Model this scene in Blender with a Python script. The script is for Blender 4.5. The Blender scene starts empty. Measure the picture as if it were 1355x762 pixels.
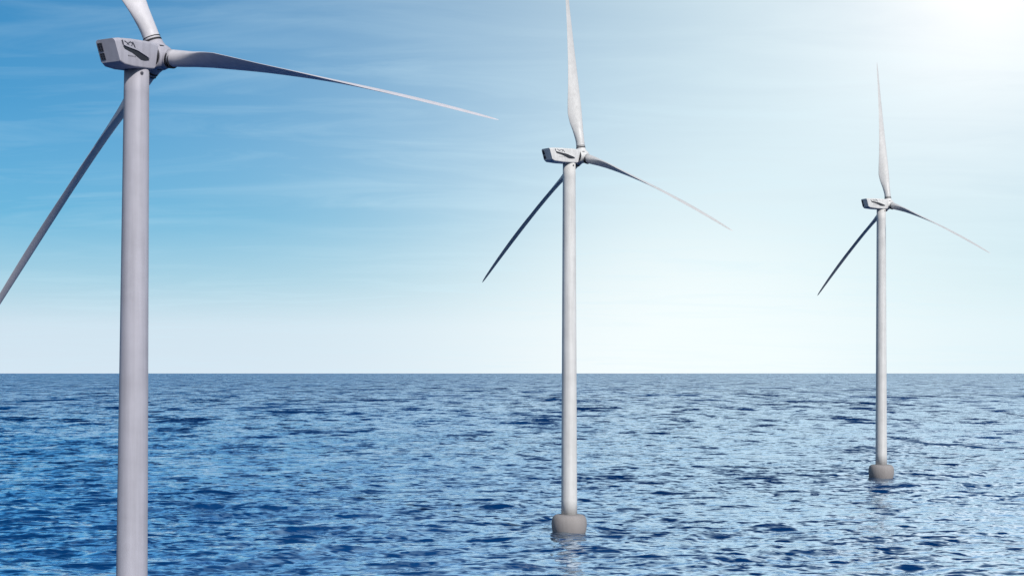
import bpy, math, random
import numpy as np
from mathutils import Vector, Matrix

random.seed(7)
scene = bpy.context.scene
col = scene.collection
R = math.radians
EYE = 39.0            # camera height above the water, metres
FPX, CX, HY = 2000.0, 677.5, 493.0   # focal length and horizon read off the photograph

# ------------------------------------------------------------------ materials
def new_mat(name):
    m = bpy.data.materials.new(name); m.use_nodes = True
    nt = m.node_tree
    return m, nt, nt.nodes['Principled BSDF']

def N(nt, t, **kw):
    n = nt.nodes.new(t)
    for k, v in kw.items(): setattr(n, k, v)
    return n

def ramp(nt, fac, stops, interp='LINEAR'):
    r = N(nt, 'ShaderNodeValToRGB'); r.color_ramp.interpolation = interp
    e = r.color_ramp.elements
    while len(e) < len(stops): e.new(0.5)
    for el, (p, c) in zip(e, stops):
        el.position = p; el.color = (c[0], c[1], c[2], 1)
    nt.links.new(fac, r.inputs['Fac'])
    return r.outputs['Color']

def math_(nt, op, a, b=None, c=None, clamp=False):
    n = N(nt, 'ShaderNodeMath', operation=op); n.use_clamp = clamp
    for i, v in enumerate((a, b, c)):
        if v is None: continue
        if isinstance(v, (int, float)): n.inputs[i].default_value = v
        else: nt.links.new(v, n.inputs[i])
    return n.outputs[0]

def mix(nt, fac, a, b, blend='MIX'):
    n = N(nt, 'ShaderNodeMix', data_type='RGBA', blend_type=blend)
    for s, v in ((0, fac), (6, a), (7, b)):
        if isinstance(v, (int, float)): n.inputs[s].default_value = v
        elif isinstance(v, tuple): n.inputs[s].default_value = (v[0], v[1], v[2], 1)
        else: nt.links.new(v, n.inputs[s])
    return n.outputs[2]

def paint(name, c, rough=0.45, dirt=0.10, streak=True):
    """coated steel or glass fibre with faint rain streaks and grime"""
    m, nt, b = new_mat(name)
    tc = N(nt, 'ShaderNodeTexCoord')
    mp = N(nt, 'ShaderNodeMapping'); mp.inputs['Scale'].default_value = (1.6, 1.6, 0.06 if streak else 1.2)
    nt.links.new(tc.outputs['Object'], mp.inputs['Vector'])
    n1 = N(nt, 'ShaderNodeTexNoise'); n1.inputs['Scale'].default_value = 1.0; n1.inputs['Detail'].default_value = 6
    nt.links.new(mp.outputs[0], n1.inputs['Vector'])
    n2 = N(nt, 'ShaderNodeTexNoise'); n2.inputs['Scale'].default_value = 0.35; n2.inputs['Detail'].default_value = 4
    nt.links.new(tc.outputs['Object'], n2.inputs['Vector'])
    f = math_(nt, 'MULTIPLY_ADD', n1.outputs['Fac'], 0.6, math_(nt, 'MULTIPLY', n2.outputs['Fac'], 0.4))
    dk = tuple(x * (1 - dirt * 2) for x in c)
    colr = ramp(nt, f, [(0.35, dk), (0.6, c)])
    nt.links.new(colr, b.inputs['Base Color'])
    nt.links.new(ramp(nt, f, [(0.3, (rough + .15,) * 3), (0.65, (rough,) * 3)]), b.inputs['Roughness'])
    b.inputs['IOR'].default_value = 1.45
    return m

M_WHITE = paint('white_paint', (0.66, 0.65, 0.645))
M_SHADEP = paint('white_paint_shaded', (0.42, 0.405, 0.46), rough=0.6)  # nearest turbine: flat sunless look put into its paint colour
M_BLADE = paint('blade_gelcoat', (0.57, 0.56, 0.56), rough=0.4, streak=False, dirt=0.06)
M_BLADEF = paint('blade_gelcoat_flatlit', (0.60, 0.575, 0.61), rough=0.5, streak=False, dirt=0.06)  # same flat light in the blade colour, lifted for missing bounce light
M_DARK = paint('dark_vent', (0.02, 0.022, 0.03), rough=0.6)
M_SEAM = paint('dark_seal', (0.015, 0.015, 0.02), rough=0.7)
M_MARK = paint('printed_mark', (0.06, 0.06, 0.08), rough=0.6)
M_BASE = paint('concrete_collar', (0.285, 0.262, 0.258), rough=0.8, dirt=0.05)

# ------------------------------------------------------------------ mesh helpers
def link(name, verts, faces, mat, parent=None, smooth=True, mats=None):
    me = bpy.data.meshes.new(name)
    me.from_pydata([tuple(v) for v in verts], [], faces)
    me.validate(); me.update()
    me.materials.append(mat)
    if smooth:
        me.polygons.foreach_set('use_smooth', [True] * len(me.polygons))
    o = bpy.data.objects.new(name, me); col.objects.link(o)
    if parent is not None: o.parent = parent
    return o

class MB:
    def __init__(s): s.v = []; s.f = []
    def rings(s, rings, cap0=True, cap1=True):
        n = len(rings[0]); b = len(s.v)
        for r in rings: s.v.extend(r)
        for i in range(len(rings) - 1):
            for j in range(n):
                k = (j + 1) % n
                s.f.append((b + i * n + j, b + i * n + k, b + (i + 1) * n + k, b + (i + 1) * n + j))
        if cap0: s.f.append(tuple(b + j for j in reversed(range(n))))
        if cap1: s.f.append(tuple(b + (len(rings) - 1) * n + j for j in range(n)))
    def lathe(s, prof, seg=48, M=None):
        """prof: (r, z) pairs, axis = local z"""
        rs = []
        for r, z in prof:
            ring = []
            for j in range(seg):
                a = 2 * math.pi * j / seg
                p = Vector((r * math.cos(a), r * math.sin(a), z))
                ring.append(M @ p if M else p)
            rs.append(ring)
        s.rings(rs)
    def box(s, lo, hi, M=None):
        b = len(s.v)
        for x in (lo[0], hi[0]):
            for y in (lo[1], hi[1]):
                for z in (lo[2], hi[2]):
                    p = Vector((x, y, z)); s.v.append(M @ p if M else p)
        for q in ((0, 1, 3, 2), (4, 6, 7, 5), (0, 4, 5, 1), (2, 3, 7, 6), (0, 2, 6, 4), (1, 5, 7, 3)):
            s.f.append(tuple(b + i for i in q))
    def build(s, name, mat, parent=None, smooth=True, sharp=True):
        o = link(name, s.v, s.f, mat, parent, smooth)
        if smooth and sharp: o.data.set_sharp_from_angle(angle=R(38))
        return o

def bevel(o, w, seg=3, ang=30):
    m = o.modifiers.new('bevel', 'BEVEL'); m.width = w; m.segments = seg
    m.limit_method = 'ANGLE'; m.angle_limit = R(ang); m.harden_normals = True
    return o

def tube(mb, pts, r, seg=8):
    rs = []
    for i, p in enumerate(pts):
        a = pts[max(0, i - 1)]; c = pts[min(len(pts) - 1, i + 1)]
        d = (Vector(c) - Vector(a)).normalized()
        s = d.cross(Vector((0.13, 0.2, 1))).normalized(); t = d.cross(s)
        rs.append([Vector(p) + (s * math.cos(2 * math.pi * j / seg) + t * math.sin(2 * math.pi * j / seg)) * r for j in range(seg)])
    mb.rings(rs)

# ------------------------------------------------------------------ blade
# fraction of span, chord, relative thickness, pitch from the rotor plane (deg), position of the chord centre behind the pitch axis
STA = [(0.035, 2.15, 1.00, 60, 0.00), (0.075, 2.12, 0.98, 60, 0.02), (0.12, 2.55, 0.66, 60, 0.12),
       (0.165, 3.25, 0.40, 61, 0.19), (0.21, 3.65, 0.30, 63, 0.21), (0.26, 3.45, 0.26, 66, 0.20),
       (0.34, 2.95, 0.23, 71, 0.18), (0.44, 2.40, 0.21, 76, 0.16), (0.55, 1.95, 0.19, 84, 0.15),
       (0.66, 1.58, 0.20, 92, 0.14), (0.78, 1.22, 0.21, 98, 0.13), (0.88, 0.92, 0.22, 102, 0.12),
       (0.95, 0.66, 0.24, 104, 0.11), (0.985, 0.42, 0.26, 105, 0.10), (1.0, 0.10, 0.26, 105, 0.10)]

def lerp_sta(t):
    for a, b in zip(STA, STA[1:]):
        if t <= b[0]:
            u = (t - a[0]) / (b[0] - a[0]); u = max(0, min(1, u))
            return [x + (y - x) * u for x, y in zip(a, b)]
    return list(STA[-1])

def airfoil(c, th, off, n=28):
    """closed section: x along the chord (+x leading edge), y thickness"""
    pts = []
    rnd = max(0.0, min(1.0, (th - 0.30) / 0.68))
    for j in range(n):
        a = 2 * math.pi * j / n
        ex, ey = 0.5 * math.cos(a), 0.5 * math.sin(a)
        # foil: thin tail on -x
        xx = (math.cos(a) + 1) / 2                       # 1 = nose, 0 = tail
        w = math.sqrt(max(0.0, 1 - xx)) * (xx ** 0.85) * 2.35
        fy = 0.5 * math.copysign(1, math.sin(a)) * w if abs(math.sin(a)) > 1e-6 else 0.0
        fy += 0.10 * (xx * (1 - xx)) * 2.0
        y = (ey * rnd + fy * (1 - rnd)) * th * c
        pts.append((ex * c - off * c, y))
    return pts

def blade(parent, H, a, h, u, ang, cone, L, bow, mat, k_scale, chord_k=1.0):
    tang = h * math.cos(ang) - u * math.sin(ang)
    d = (h * math.sin(ang) + u * math.cos(ang)) * math.cos(cone) + a * math.sin(cone)
    ax = (a - d * a.dot(d)).normalized()
    tg = (tang - d * tang.dot(d)).normalized()
    up = Vector((0, 0, 1)); up = up - d * up.dot(d)
    nst = 56; rings = []
    for i in range(nst):
        t = 0.035 + (1 - 0.035) * i / (nst - 1)
        _, c, th, be, off = lerp_sta(t)
        e = ax * math.sin(R(be)) + tg * math.cos(R(be))
        nn = d.cross(e).normalized()
        ctr = H + d * (t * L) + up * (bow * 4 * t * (1 - t))
        ck = c * k_scale * (1 + (chord_k - 1) * min(1, max(0, (t - .08) / .12)))
        rings.append([ctr + e * x + nn * y for x, y in airfoil(ck, th, off)])
    mb = MB(); mb.rings(rings)
    o = mb.build('blade', mat, parent, sharp=False)
    # root collar rings
    zq = Matrix([[tg.x, ax.x, d.x, 0], [tg.y, ax.y, d.y, 0], [tg.z, ax.z, d.z, 0], [0, 0, 0, 1]])
    T = Matrix.Translation(H) @ zq
    r0 = 1.075 * k_scale; z0 = 0.035 * L + up.length * bow * 0 
    mc = MB()
    for z, ww, rr in ((0.040 * L, 0.20, 1.07), (0.049 * L, 0.09, 1.045)):
        mc.lathe([(r0 * 0.9, z - .02), (r0 * rr, z), (r0 * rr, z + ww * k_scale), (r0 * 0.9, z + ww * k_scale + .02)], 40, T)
    mc.build('root_ring', M_SEAM, o)
    return T

# ------------------------------------------------------------------ turbine
def turbine(label, hubpx, hubD, yaw, tilt, cone, t, L, O, tail, k, paintm, bladem, bows, rt, rb, tiltmast=0.0, chord_k=1.0):
    th, ta = R(yaw), R(tilt)
    H = Vector(((hubpx[0] - CX) / FPX * hubD, hubD, EYE + (HY - hubpx[1]) / FPX * hubD))
    a = Vector((math.sin(th) * math.cos(ta), math.cos(th) * math.cos(ta), math.sin(ta)))
    h = Vector((math.cos(th), -math.sin(th), 0.0))
    u = h.cross(a)
    if u.z < 0: u = -u
    C = H - a * (O * k)                     # nacelle centre over the tower
    zt = C.z
    base = Vector((C.x - tiltmast * zt, C.y, 0))
    root = bpy.data.objects.new('wind_turbine', None); col.objects.link(root)
    root.location = base; root.empty_display_size = 5
    root['label'] = label; root['category'] = 'wind turbine'; root['group'] = 'offshore wind turbines standing in the sea'
    B = base
    def loc(v): return v - B
    Hc, Cc = loc(H), loc(C)
    # foundation collar
    mb = MB()
    kk = k
    prof = [(3.2, -6), (3.8, -1.2), (3.95, -0.3), (4.08, 0.15), (4.22, 0.8), (4.32, 1.5), (4.33, 2.2), (4.27, 2.9), (4.10, 3.5), (3.82, 3.95), (3.45, 4.22), (3.0, 4.34), (2.2, 4.37), (1.9, 4.38)]
    mb.lathe([(r * kk, z * kk if z > 0 else z) for r, z in prof], 64)
    fo = mb.build('foundation', M_BASE, root, sharp=False)
    # tower, in three cans with flange lines
    mb = MB(); z0, z1 = 4.3 * k, zt - 1.75 * k
    prof = []
    n = 24
    for i in range(n + 1):
        f = i / n
        prof.append((rb + (rt - rb) * (f ** 1.05), z0 + (z1 - z0) * f))
    rs = []
    for r, z in prof:
        ox = tiltmast * z
        rs.append([Vector((ox + r * math.cos(2 * math.pi * j / 72), r * math.sin(2 * math.pi * j / 72), z)) for j in range(72)])
    mb.rings(rs)
    tw = mb.build('tower', paintm, root, sharp=False)
    mb = MB()
    mb.lathe([(rt * .98, z1 - .02), (rt * 1.07, z1 + .02), (rt * 1.07, z1 + .28 * k), (rt * .98, z1 + .32 * k)], 64, Matrix.Translation((tiltmast * z1, 0, 0)))
    mb.build('yaw_ring', M_SEAM, tw)
    # small porthole lamp bracket near the tower top, facing right of camera
    mb = MB()
    pa = R(-52); pr = rt + .02
    P = Matrix.Translation((tiltmast * z1 + pr * math.cos(pa), pr * math.sin(pa), z1 - .75 * k)) @ Matrix.Rotation(pa, 4, 'Z') @ Matrix.Rotation(R(90), 4, 'Y')
    mb.lathe([(.2 * k, -.05), (.2 * k, .06), (.14 * k, .09)], 20, P)
    mb.build('porthole', M_MARK, tw)
    # frame of the nacelle: x along the axis, y across towards the camera side (h), z up (u)
    F = Matrix([[a.x, h.x, u.x, Cc.x], [a.y, h.y, u.y, Cc.y], [a.z, h.z, u.z, Cc.z], [0, 0, 0, 1]])
    K = F @ Matrix.Scale(k, 4)
    tl = tail
    secs = [(-tl, 1.50, 1.55, -1.15), (-tl + .9, 1.66, 1.66, -1.55), (-tl * .45, 1.74, 1.68, -1.78), (.2, 1.72, 1.60, -1.86), (1.7, 1.62, 1.50, -1.84), (2.5, 1.50, 1.38, -1.62)]
    rings = []
    for idx, (x, w, zt_, zb) in enumerate(secs):
        rg = []
        # rounded rectangular section, lower edges chamfered
        pts = []
        rr = .42
        for cx_, cz_, a0 in ((w - rr, zt_ - rr, 0), (-(w - rr), zt_ - rr, 90), (-(w - rr * .55) , zb + rr * .55, 180), (w - rr * .55, zb + rr * .55, 270)):
            q = rr if a0 < 135 else rr * .55
            for s in range(7):
                an = R(a0 + 90 * s / 6)
                pts.append((cx_ + q * math.cos(an), cz_ + q * math.sin(an)))
        mid = (zt_ + zb) / 2
        for y, z in pts:
            sl = 0.0
            if idx == 0: sl = (zt_ - z) / (zt_ - zb) * .75
            if idx == 1: sl = (zt_ - z) / (zt_ - zb) * .55
            if idx == 5: sl = -(zt_ - z) / (zt_ - zb) * .95
            if idx == 4: sl = -(zt_ - z) / (zt_ - zb) * .5
            rg.append(K @ Vector((x + sl, y, z)))
        rings.append(rg)
    mb = MB(); mb.rings(rings)
    na = mb.build('nacelle', paintm, root)
    bevel(na, .22 * k, 4, 50)
    # rear vents (two louvred panels on the far side of the rear face)
    for z0_, z1_ in ((.18, 1.12), (-.82, -.06)):
        mb = MB()
        def rx(z): return -tl + (1.55 - z) / 2.7 * .75
        y0, y1 = -1.3, -.62
        b = len(mb.v)
        # frame plate + bars
        def slab(ya, yb, za, zb_, out, inn):
            bb = len(mb.v)
            for dx in (-out, inn):
                for y in (ya, yb):
                    for z in (za, zb_):
                        mb.v.append(K @ Vector((rx(z) + dx, y, z)))
            for q in ((0, 1, 3, 2), (4, 6, 7, 5), (0, 4, 5, 1), (2, 3, 7, 6), (0, 2, 6, 4), (1, 5, 7, 3)):
                mb.f.append(tuple(bb + i for i in q))
        slab(y0, y1, z0_, z1_, .02, .05)
        v = mb.build('rear_vent', M_DARK, na, smooth=False)
        mb = MB()
        nb = 3
        for i in range(nb + 1):
            zz = z0_ + (z1_ - z0_) * i / nb
            slab(y0, y1, zz - .03, zz + .03, .055, .03)
        for yy in (y0, (y0 + y1) / 2, y1):
            slab(yy - .025, yy + .025, z0_, z1_, .06, .03)
        mb.build('grille', M_MARK, v, smooth=False)
    # side air scoop: a long slanted dark recess with a pale hood above it
    def sidew(x):
        for s0, s1 in zip(secs, secs[1:]):
            if x <= s1[0]: 
                q = max(0, (x - s0[0]) / (s1[0] - s0[0])); return s0[1] + (s1[1] - s0[1]) * q
        return secs[-1][1]
    def sideplate(poly, out, inn, name, mat, parent):
        m2 = MB(); n_ = len(poly)
        r0 = [K @ Vector((x, sidew(x) - inn, z)) for x, z in poly]
        r1 = [K @ Vector((x, sidew(x) + out, z)) for x, z in poly]
        m2.rings([r0, r1]); return m2.build(name, mat, parent, smooth=False)
    q = tl / 7.8
    scoop = [(-6.0 * q, .60), (-5.2 * q, .66), (-2.6 * q, .20), (-.6 * q, -.34), (.25 * q, -.80), (-.9 * q, -.90), (-1.9 * q, -.82), (-4.0 * q, -.05), (-5.7 * q, .36)]
    sc = sideplate(scoop, .07, .05, 'side_vent', M_DARK, na)
    hood = [(-6.0 * q, .76), (-5.2 * q, .82), (-2.4 * q, .38), (-.3 * q, -.20), (.2 * q, -.62), (-.6 * q, -.36), (-2.6 * q, .20), (-5.4 * q, .62)]
    sideplate(hood, .20, .04, 'vent_hood', paintm, sc)
    # printed mark above the scoop: a slanted stroke and a row of blocky characters
    mk = MB()
    def strk(pts, w=.085):
        for (x0, zz0), (x1, zz1) in zip(pts, pts[1:]):
            dx, dz = x1 - x0, zz1 - zz0; l = math.hypot(dx, dz); nx, nz = -dz / l * w / 2, dx / l * w / 2
            poly = [(x0 + nx, zz0 + nz), (x0 - nx, zz0 - nz), (x1 - nx, zz1 - nz), (x1 + nx, zz1 + nz)]
            r0 = [K @ Vector((x, sidew(x) - .02, z)) for x, z in poly]
            r1 = [K @ Vector((x, sidew(x) + .022, z)) for x, z in poly]
            mk.rings([r0, r1])
    X0 = -6.15 * q; S = q
    strk([(X0, 1.36), (X0 + .10 * S, 1.12), (X0 + .22 * S, .80)], .24)
    mk.build('logo_stroke', M_MARK, na, smooth=False)
    mk = MB()
    strk([(X0 + .55 * S, 1.26), (X0 + 1.2 * S, 1.06), (X0 + 1.75 * S, .72), (X0 + 2.35 * S, .68)], .11)
    strk([(X0 + .95 * S, .74), (X0 + 1.35 * S, 1.0), (X0 + 2.0 * S, 1.22), (X0 + 2.45 * S, 1.02), (X0 + 2.2 * S, .72)], .12)
    strk([(X0 + 2.45 * S, 1.22), (X0 + 2.75 * S, .95), (X0 + 3.1 * S, .44)], .2)
    mk.build('logo_emblem', M_MARK, na, smooth=False)
    m5 = MB(); mk = m5
    for i in range(6):
        x = (-5.0 + i * .33) * q
        strk([(x, -.52 - i * .015), (x + .12 * q, -.38 - i * .015), (x + .2 * q, -.54 - i * .015)], .04)
    m5.build('small_lettering', M_MARK, na, smooth=False)
    # weather mast on top
    mb = MB()
    # seam ring between nacelle and hub
    Z2X = Matrix(((0, 0, 1, 0), (1, 0, 0, 0), (0, 1, 0, 0), (0, 0, 0, 1)))   # local z -> nacelle x
    hx = O
    mb = MB()
    mb.lathe([(1.30, 1.5), (1.36, 2.2), (1.36, hx - 1.35), (1.2, hx - 1.2)], 56, K @ Z2X)
    mb.build('shaft_seal', M_SEAM, root)
    # hub / spinner
    mb = MB()
    prof = [(1.15, hx - 1.5), (1.52, hx - 1.52), (1.62, hx - 1.40), (1.72, hx - .8), (1.74, hx), (1.66, hx + .7), (1.42, hx + 1.35), (1.05, hx + 1.85), (.55, hx + 2.15), (.05, hx + 2.25)]
    mb.lathe(prof, 56, K @ Z2X)
    for kb in range(3):
        an = R(t) + kb * 2 * math.pi / 3
        tang = h * math.cos(an) - u * math.sin(an)
        d = (h * math.sin(an) + u * math.cos(an)) * math.cos(R(cone)) + a * math.sin(R(cone))
        ax = (a - d * a.dot(d)).normalized(); tg = tang
        T = Matrix.Translation(Hc) @ Matrix([[tg.x, ax.x, d.x, 0], [tg.y, ax.y, d.y, 0], [tg.z, ax.z, d.z, 0], [0, 0, 0, 1]])
        mb.lathe([(1.42 * k, .3 * k), (1.36 * k, 1.1 * k), (1.20 * k, 1.62 * k), (1.17 * k, .0355 * L + .12), (1.0 * k, .0355 * L + .13)], 48, T)
    hb = mb.build('hub', paintm, root)
    for kb in range(3):                       # dark service hatches between the blade sockets
        an = R(t + 60) + kb * 2 * math.pi / 3
        d = Vector((0, math.sin(an), math.cos(an))); tq = Vector((0, math.cos(an), -math.sin(an)))
        mb = MB(); b0 = 0; p0 = Vector((hx - .55, 0, 0)) + d * 1.70
        for sx in (-.42, .30):
            for sy in (-.10, .10):
                for sz in (-.15, .06):
                    mb.v.append(K @ (p0 + Vector((sx, 0, 0)) + tq * sy + d * sz))
        for qf in ((0, 1, 3, 2), (4, 6, 7, 5), (0, 4, 5, 1), (2, 3, 7, 6), (0, 2, 6, 4), (1, 5, 7, 3)): mb.f.append(qf)
        mb.build('service_hatch', M_SEAM, hb, smooth=False)
    for kb in range(3):
        an = R(t) + kb * 2 * math.pi / 3
        blade(root, Hc, a, h, u, an, R(cone), L, bows[kb], bladem, k, chord_k)
    return root

turbine('nearest and largest wind turbine, its mast coloured as in shade, running off the bottom of the frame',
        (209.8, 75.7), 192.0, 27.3, 7.0, -3.5, -16.7, 51.2, 4.1, 5.6, 1.0, M_SHADEP, M_BLADEF, (0, 1.0, .5), 1.52, 1.96, tiltmast=.0095)
turbine('mid-sized white wind turbine between the other two, on a grey collar in the water',
        (769.5, 207.0), 373.0, 48.8, 3.8, 1.5, -4.9, 51.1, 4.2, 7.8, 1.0, M_WHITE, M_BLADE, (0, 1.3, .9), 1.56, 1.95)
turbine('smallest and farthest white wind turbine at the right, on a grey collar in the water',
        (1175.5, 270.3), 567.0, 62.5, 1.5, 1.2, -6.3, 54.6, 3.2, 7.7, 1.08, M_WHITE, M_BLADE, (0, 1.3, .9), 1.66, 2.1)

# ------------------------------------------------------------------ sea
def sea_material():
    m, nt, b = new_mat('sea_water'); out = nt.nodes['Material Output']; nt.nodes.remove(b)
    geo = N(nt, 'ShaderNodeNewGeometry')
    def noise(scale, detail, sx=1, sy=1, rough=.5, rot=0, off=0, out='Fac'):
        mp = N(nt, 'ShaderNodeMapping'); mp.inputs['Scale'].default_value = (sx, sy, 0)
        mp.inputs['Rotation'].default_value = (0, 0, R(rot)); mp.inputs['Location'].default_value = (off, off * .6, 0)
        nt.links.new(geo.outputs['Position'], mp.inputs['Vector'])
        n = N(nt, 'ShaderNodeTexNoise', noise_dimensions='2D'); n.inputs['Scale'].default_value = scale
        n.inputs['Detail'].default_value = detail; n.inputs['Roughness'].default_value = rough
        nt.links.new(mp.outputs[0], n.inputs['Vector'])
        return n.outputs[out]
    patches = noise(.004, 5, 1, .5)
    c = ramp(nt, patches, [(.36, (.0008, .020, .088)), (.64, (.002, .044, .16))])
    # wavelets: steep little fronts facing the lee side (-y), long gentle backs
    tot = None
    spos = N(nt, 'ShaderNodeSeparateXYZ'); nt.links.new(geo.outputs['Position'], spos.inputs[0])
    def reach(y0, y1, a0, a1):
        n = N(nt, 'ShaderNodeMapRange', interpolation_type='SMOOTHSTEP'); nt.links.new(spos.outputs[1], n.inputs[0])
        for i_, v_ in ((1, y0), (2, y1), (3, a0), (4, a1)): n.inputs[i_].default_value = v_
        return n.outputs[0]
    fresh = reach(300.0, 2200.0, .28, 3.6)      # the long chop grows offshore
    for lam, sx_, wt, off in WAVELETS:
        f = noise(1.0 / lam, 2.5 if lam < 20 else 5, sx_, 1.0, .55 if lam < 20 else .68, (7 if off % 2 else -9) * (1 if lam < 20 else 3), off * 13.7)
        t = ramp(nt, f, [(.54, (0, 0, 0)), (.76, (1, 1, 1))], 'EASE')
        t = math_(nt, 'MULTIPLY', t, wt)
        if lam > 20: t = math_(nt, 'MULTIPLY', t, fresh)
        tot = t if tot is None else math_(nt, 'ADD', tot, t)
    gust = ramp(nt, noise(.011, 4, .45, 1.0, .6, 5, 40), [(.30, (.7,) * 3), (.70, (1.25,) * 3)])
    tot = math_(nt, 'MULTIPLY', tot, gust)
    ny = math_(nt, 'SUBTRACT', BACK, tot)
    cn_ = noise(.5, 3, .8, 1, .6, 0, 5, 'Color')
    sp = N(nt, 'ShaderNodeSeparateColor'); nt.links.new(cn_, sp.inputs[0])
    nx = math_(nt, 'MULTIPLY', math_(nt, 'SUBTRACT', sp.outputs[0], .5), .5)
    ny = math_(nt, 'ADD', ny, math_(nt, 'MULTIPLY', math_(nt, 'SUBTRACT', sp.outputs[1], .5), FINE))
    cb = N(nt, 'ShaderNodeCombineXYZ'); nt.links.new(nx, cb.inputs[0]); nt.links.new(ny, cb.inputs[1])
    ad = N(nt, 'ShaderNodeVectorMath', operation='ADD'); nt.links.new(geo.outputs['Normal'], ad.inputs[0]); nt.links.new(cb.outputs[0], ad.inputs[1])
    nm = N(nt, 'ShaderNodeVectorMath', operation='NORMALIZE'); nt.links.new(ad.outputs[0], nm.inputs[0])
    deep = N(nt, 'ShaderNodeSubsurfaceScattering', falloff='RANDOM_WALK'); nt.links.new(c, deep.inputs['Color'])
    deep.inputs['Scale'].default_value = 1.0; deep.inputs['Radius'].default_value = (2, 4, 6)
    if not SSS:
        deep = N(nt, 'ShaderNodeBsdfDiffuse'); nt.links.new(c, deep.inputs['Color'])
    gl = N(nt, 'ShaderNodeBsdfGlossy'); gl.inputs['Color'].default_value = (.72, .86, 1.0, 1); gl.inputs['Roughness'].default_value = .10
    fr = N(nt, 'ShaderNodeFresnel'); fr.inputs['IOR'].default_value = SEA_IOR
    for q in (gl, fr): nt.links.new(nm.outputs[0], q.inputs['Normal'])
    ms = N(nt, 'ShaderNodeMixShader'); mrf = N(nt, 'ShaderNodeMapRange'); nt.links.new(fr.outputs[0], mrf.inputs[0])
    for i_, v_ in ((1, .05), (2, .36), (3, .01), (4, 1.0)): mrf.inputs[i_].default_value = v_
    nt.links.new(mrf.outputs[0], ms.inputs[0])
    nt.links.new(deep.outputs[0], ms.inputs[1]); nt.links.new(gl.outputs[0], ms.inputs[2])
    nt.links.new(ms.outputs[0], out.inputs['Surface'])
    return m
SSS, SEA_IOR = False, 1.36
WAVELETS = [(1.6, .55, .32, 6), (3.2, .55, .44, 1), (6.5, .6, .36, 2), (13, .9, .28, 3), (26, 1.3, .40, 4), (55, 1.8, .40, 5), (120, 2.4, .36, 7), (300, 3.2, .30, 8)]
BACK, FINE = .085, .30

def build_sea():
    rng = np.random.default_rng(11)
    # rows at even steps below the horizon, seen from eye height
    p = np.concatenate([np.arange(420, 300, -1.5), np.arange(300, 6, -.42), np.geomspace(6, .9, 60)])
    dist = FPX * EYE / p
    az = np.concatenate([np.linspace(-42, -23, 260)[:-1], np.linspace(-23, 23, 1700), np.linspace(23, 42, 260)[1:]])
    az = np.radians(az)
    nr, nc = len(dist), len(az)
    D, A = np.meshgrid(dist, az, indexing='ij')
    X = D * np.tan(A); Y = D.copy()
    dr = np.abs(np.gradient(dist)); DR = dr[:, None]
    Z = np.zeros_like(X); DX = np.zeros_like(X); DY = np.zeros_like(X)
    nw = 110
    lam = np.geomspace(3.2, 90, nw) * rng.uniform(.93, 1.07, nw)
    oct_ = np.log2(90 / 3.2)
    per = oct_ / nw
    for l in lam:
        k = 2 * math.pi / l
        wd = R(-72) + rng.normal() * R(38)        # travel direction of the wave
        kx, ky = k * math.cos(wd), k * math.sin(wd)
        # slope variance per octave
        s2 = SLOPE ** 2 * (1.0 if l < 14 else (14 / l) ** 1.6)
        amp = math.sqrt(2 * s2 * per) / k
        w = np.clip((l / (DR * 2.2) - 1.0) / 1.2, 0, 1)   # drop waves the grid cannot carry
        rows = np.where(w[:, 0] > 0)[0]
        if len(rows) == 0: continue
        r0 = slice(rows.min(), rows.max() + 1)
        ph = kx * X[r0] + ky * Y[r0] + rng.uniform(0, 6.283)
        ww = w[r0]
        Z[r0] += amp * ww * np.cos(ph)
        s = -amp * ww * np.sin(ph) * CHOP
        DX[r0] += s * math.cos(wd); DY[r0] += s * math.sin(wd)
    # gusts: groups of rougher and calmer water
    g = np.zeros_like(X)
    for l in (60, 95, 160, 260, 420):
        for _ in range(3):
            wd = rng.uniform(0, 6.28); k = 2 * math.pi / l
            g += np.cos(k * math.cos(wd) * X + k * math.sin(wd) * Y + rng.uniform(0, 6.28))
    g = 1.0 + .25 * g / 3.9
    g = np.clip(g, .35, 1.9)
    far = np.clip((9000 - D) / 4000, .25, 1)
    Z *= g * far; DX *= g * far; DY *= g * far
    Z -= .0
    P = np.stack([X + DX, Y + DY, Z], -1).reshape(-1, 3).astype(np.float32)
    i = np.arange((nr - 1) * (nc - 1)); r = i // (nc - 1); c = i % (nc - 1)
    v = r * nc + c
    F = np.stack([v, v + 1, v + nc + 1, v + nc], -1).astype(np.int32)
    me = bpy.data.meshes.new('sea')
    me.vertices.add(len(P)); me.vertices.foreach_set('co', P.ravel())
    nf = len(F)
    # ring of plain water around the detailed patch, out past the horizon
    me.loops.add(nf * 4); me.loops.foreach_set('vertex_index', F.ravel())
    me.polygons.add(nf); me.polygons.foreach_set('loop_start', np.arange(0, nf * 4, 4, dtype=np.int32))
    me.polygons.foreach_set('use_smooth', np.ones(nf, dtype=bool))
    me.update(calc_edges=True)
    me.materials.append(sea_material())
    o = bpy.data.objects.new('sea', me); col.objects.link(o)
    o['kind'] = 'structure'
    S = 90000
    w = link('deep_water', [(-S, -S, -2.2), (S, -S, -2.2), (S, S, -2.2), (-S, S, -2.2)], [(0, 1, 2, 3)], me.materials[0], smooth=False)
    w['kind'] = 'structure'
    return o
SLOPE, CHOP = .058, .9
build_sea()

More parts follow.
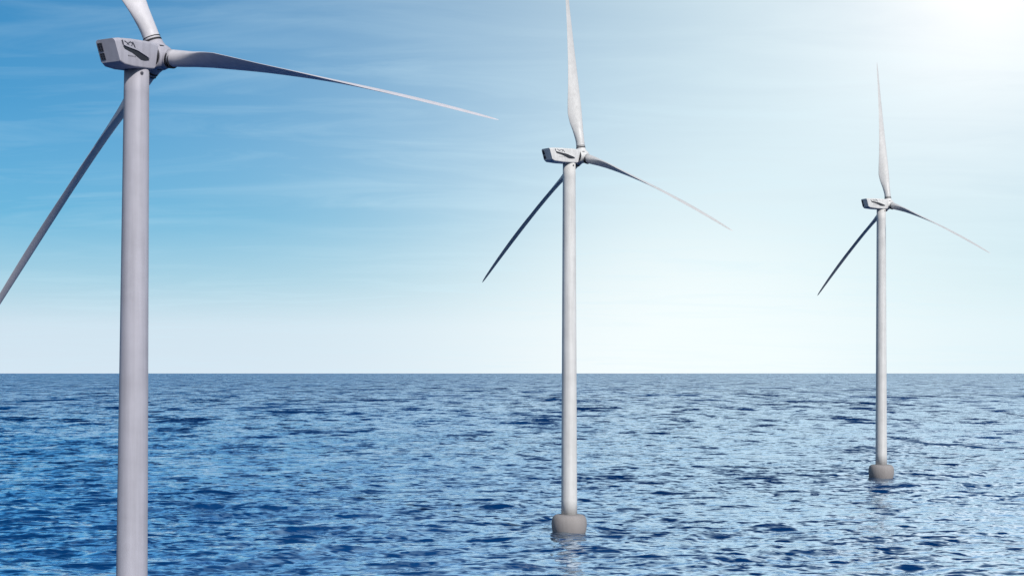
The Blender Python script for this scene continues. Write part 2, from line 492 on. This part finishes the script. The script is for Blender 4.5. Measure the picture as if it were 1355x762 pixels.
# ------------------------------------------------------------------ sky
SUN_AZ, SUN_EL = R(149), R(34)         # azimuth clockwise from the view direction
w = bpy.data.worlds.new('World'); scene.world = w; w.use_nodes = True
nt = w.node_tree; bg = nt.nodes['Background']
sky = N(nt, 'ShaderNodeTexSky', sky_type='NISHITA')
sky.sun_disc = False; sky.sun_elevation = SUN_EL; sky.sun_rotation = SUN_AZ
sky.altitude = 0; sky.air_density = 1.0; sky.dust_density = .4; sky.ozone_density = 2.5
tc = N(nt, 'ShaderNodeTexCoord')
nrm = N(nt, 'ShaderNodeVectorMath', operation='NORMALIZE'); nt.links.new(tc.outputs['Generated'], nrm.inputs[0])
sep = N(nt, 'ShaderNodeSeparateXYZ'); nt.links.new(nrm.outputs[0], sep.inputs[0])
X, Y, Z = sep.outputs
zc = math_(nt, 'MAXIMUM', Z, 0.0)
# clouds lie on a high sheet: divide by height above the horizon
den = math_(nt, 'ADD', zc, .10)
cu = math_(nt, 'DIVIDE', X, den); cv = math_(nt, 'DIVIDE', Y, den)
cmb = N(nt, 'ShaderNodeCombineXYZ'); nt.links.new(cu, cmb.inputs[0]); nt.links.new(cv, cmb.inputs[1])
def cn(scale, detail, rough, sx, sy, rot, dist=0.0, seed=0):
    mp = N(nt, 'ShaderNodeMapping'); mp.inputs['Scale'].default_value = (sx, sy, 1)
    mp.inputs['Rotation'].default_value = (0, 0, R(rot)); mp.inputs['Location'].default_value = (seed, seed * 1.7, 0)
    nt.links.new(cmb.outputs[0], mp.inputs['Vector'])
    n = N(nt, 'ShaderNodeTexNoise'); n.inputs['Scale'].default_value = scale; n.inputs['Detail'].default_value = detail
    n.inputs['Roughness'].default_value = rough; n.inputs['Distortion'].default_value = dist
    nt.links.new(mp.outputs[0], n.inputs['Vector']); return n.outputs['Fac']
streak = cn(1.9, 8, .6, .8, 2.0, 8, .7, 3)
broad = cn(.45, 4, .5, 1, 1.3, 0, .3, 9)
cirrus = math_(nt, 'MULTIPLY', ramp(nt, streak, [(.47, (0, 0, 0)), (.72, (1, 1, 1))]), ramp(nt, broad, [(.35, (.15,) * 3), (.65, (1,) * 3)]))
# sun glow up to the right, painted into the sky as a bright veil
g = Vector((math.sin(R(17.5)), math.cos(R(17.5)), math.tan(R(14.5)))).normalized()
def veil(vec, power):
    dv = N(nt, 'ShaderNodeVectorMath', operation='DOT_PRODUCT'); nt.links.new(nrm.outputs[0], dv.inputs[0]); dv.inputs[1].default_value = vec
    return math_(nt, 'POWER', math_(nt, 'MAXIMUM', dv.outputs['Value'], 0.0), power)
v_wide = veil(g, 16.1); v_core = veil(g, 110.0); v_hot = veil(g, 1000.0)

STR = .12
base = mix(nt, 1.0, sky.outputs[0], (.012, .44, .66), 'MULTIPLY')
HAZE = (5.55, 6.59, 7.45)
hz = ramp(nt, zc, [(0.0, (1.0,) * 3), (.03, (.948,) * 3), (.06, (.559,) * 3), (.10, (.206,) * 3), (.17, (.085,) * 3), (.28, (0.0,) * 3)])
c0 = mix(nt, hz, base, HAZE)
low = math_(nt, 'MULTIPLY', veil(Vector((math.sin(R(7.3)), math.cos(R(7.3)), math.tan(R(-1.1)))).normalized(), 80.0), 1.13, clamp=True)
c1 = mix(nt, low, c0, (7.9, 8.25, 8.33))
vf = math_(nt, 'MULTIPLY_ADD', v_wide, .77, math_(nt, 'MULTIPLY', v_core, math_(nt, 'MULTIPLY', broad, .50)), clamp=True)
vf = math_(nt, 'MULTIPLY', vf, math_(nt, 'MULTIPLY_ADD', streak, .30, .85), clamp=True)
vcol = mix(nt, math_(nt, 'MULTIPLY', v_core, .95, clamp=True), (7.1, 8.4, 8.5), (7.9, 8.3, 8.6))
c2 = mix(nt, vf, c1, vcol)
c3 = mix(nt, math_(nt, 'MULTIPLY', cirrus, .30), c2, (5.4, 7.3, 8.2))
c4 = mix(nt, v_hot, c3, (9.0, 9.0, 8.9))
# unseen whitening added to the sky behind the camera as fill light
bk = ramp(nt, math_(nt, 'MULTIPLY', Y, -1.0), [(0.0, (0, 0, 0)), (.55, (.6,) * 3)])
c5 = mix(nt, bk, c4, (5.4, 5.7, 6.0))
nt.links.new(c5, bg.inputs['Color']); bg.inputs['Strength'].default_value = STR

# ------------------------------------------------------------------ sun
sd = bpy.data.lights.new('sun', 'SUN'); sd.energy = 4.0; sd.angle = R(.5); sd.color = (1.0, .96, .90)
so = bpy.data.objects.new('sun', sd); col.objects.link(so)
dirn = Vector((math.sin(SUN_AZ) * math.cos(SUN_EL), math.cos(SUN_AZ) * math.cos(SUN_EL), math.sin(SUN_EL)))
so.rotation_euler = dirn.to_track_quat('Z', 'Y').to_euler(); so.location = dirn * 300

# ------------------------------------------------------------------ camera
cd = bpy.data.cameras.new('camera'); cam = bpy.data.objects.new('camera', cd); col.objects.link(cam)
cam.location = (0, 0, EYE); cam.rotation_euler = (R(90), 0, 0)
cd.sensor_width = 36; cd.lens = 36 * FPX / 1355; cd.shift_y = (HY - 381) / 1355
cd.clip_start = .5; cd.clip_end = 300000
scene.camera = cam
vs = scene.view_settings; vs.view_transform = 'Standard'; vs.look = 'None'; vs.exposure = 0; vs.gamma = 1; vs.use_curve_mapping = False
scene.render.engine = 'CYCLES'
scene.cycles.caustics_reflective = False; scene.cycles.caustics_refractive = False
scene.cycles.sample_clamp_indirect = 3.0
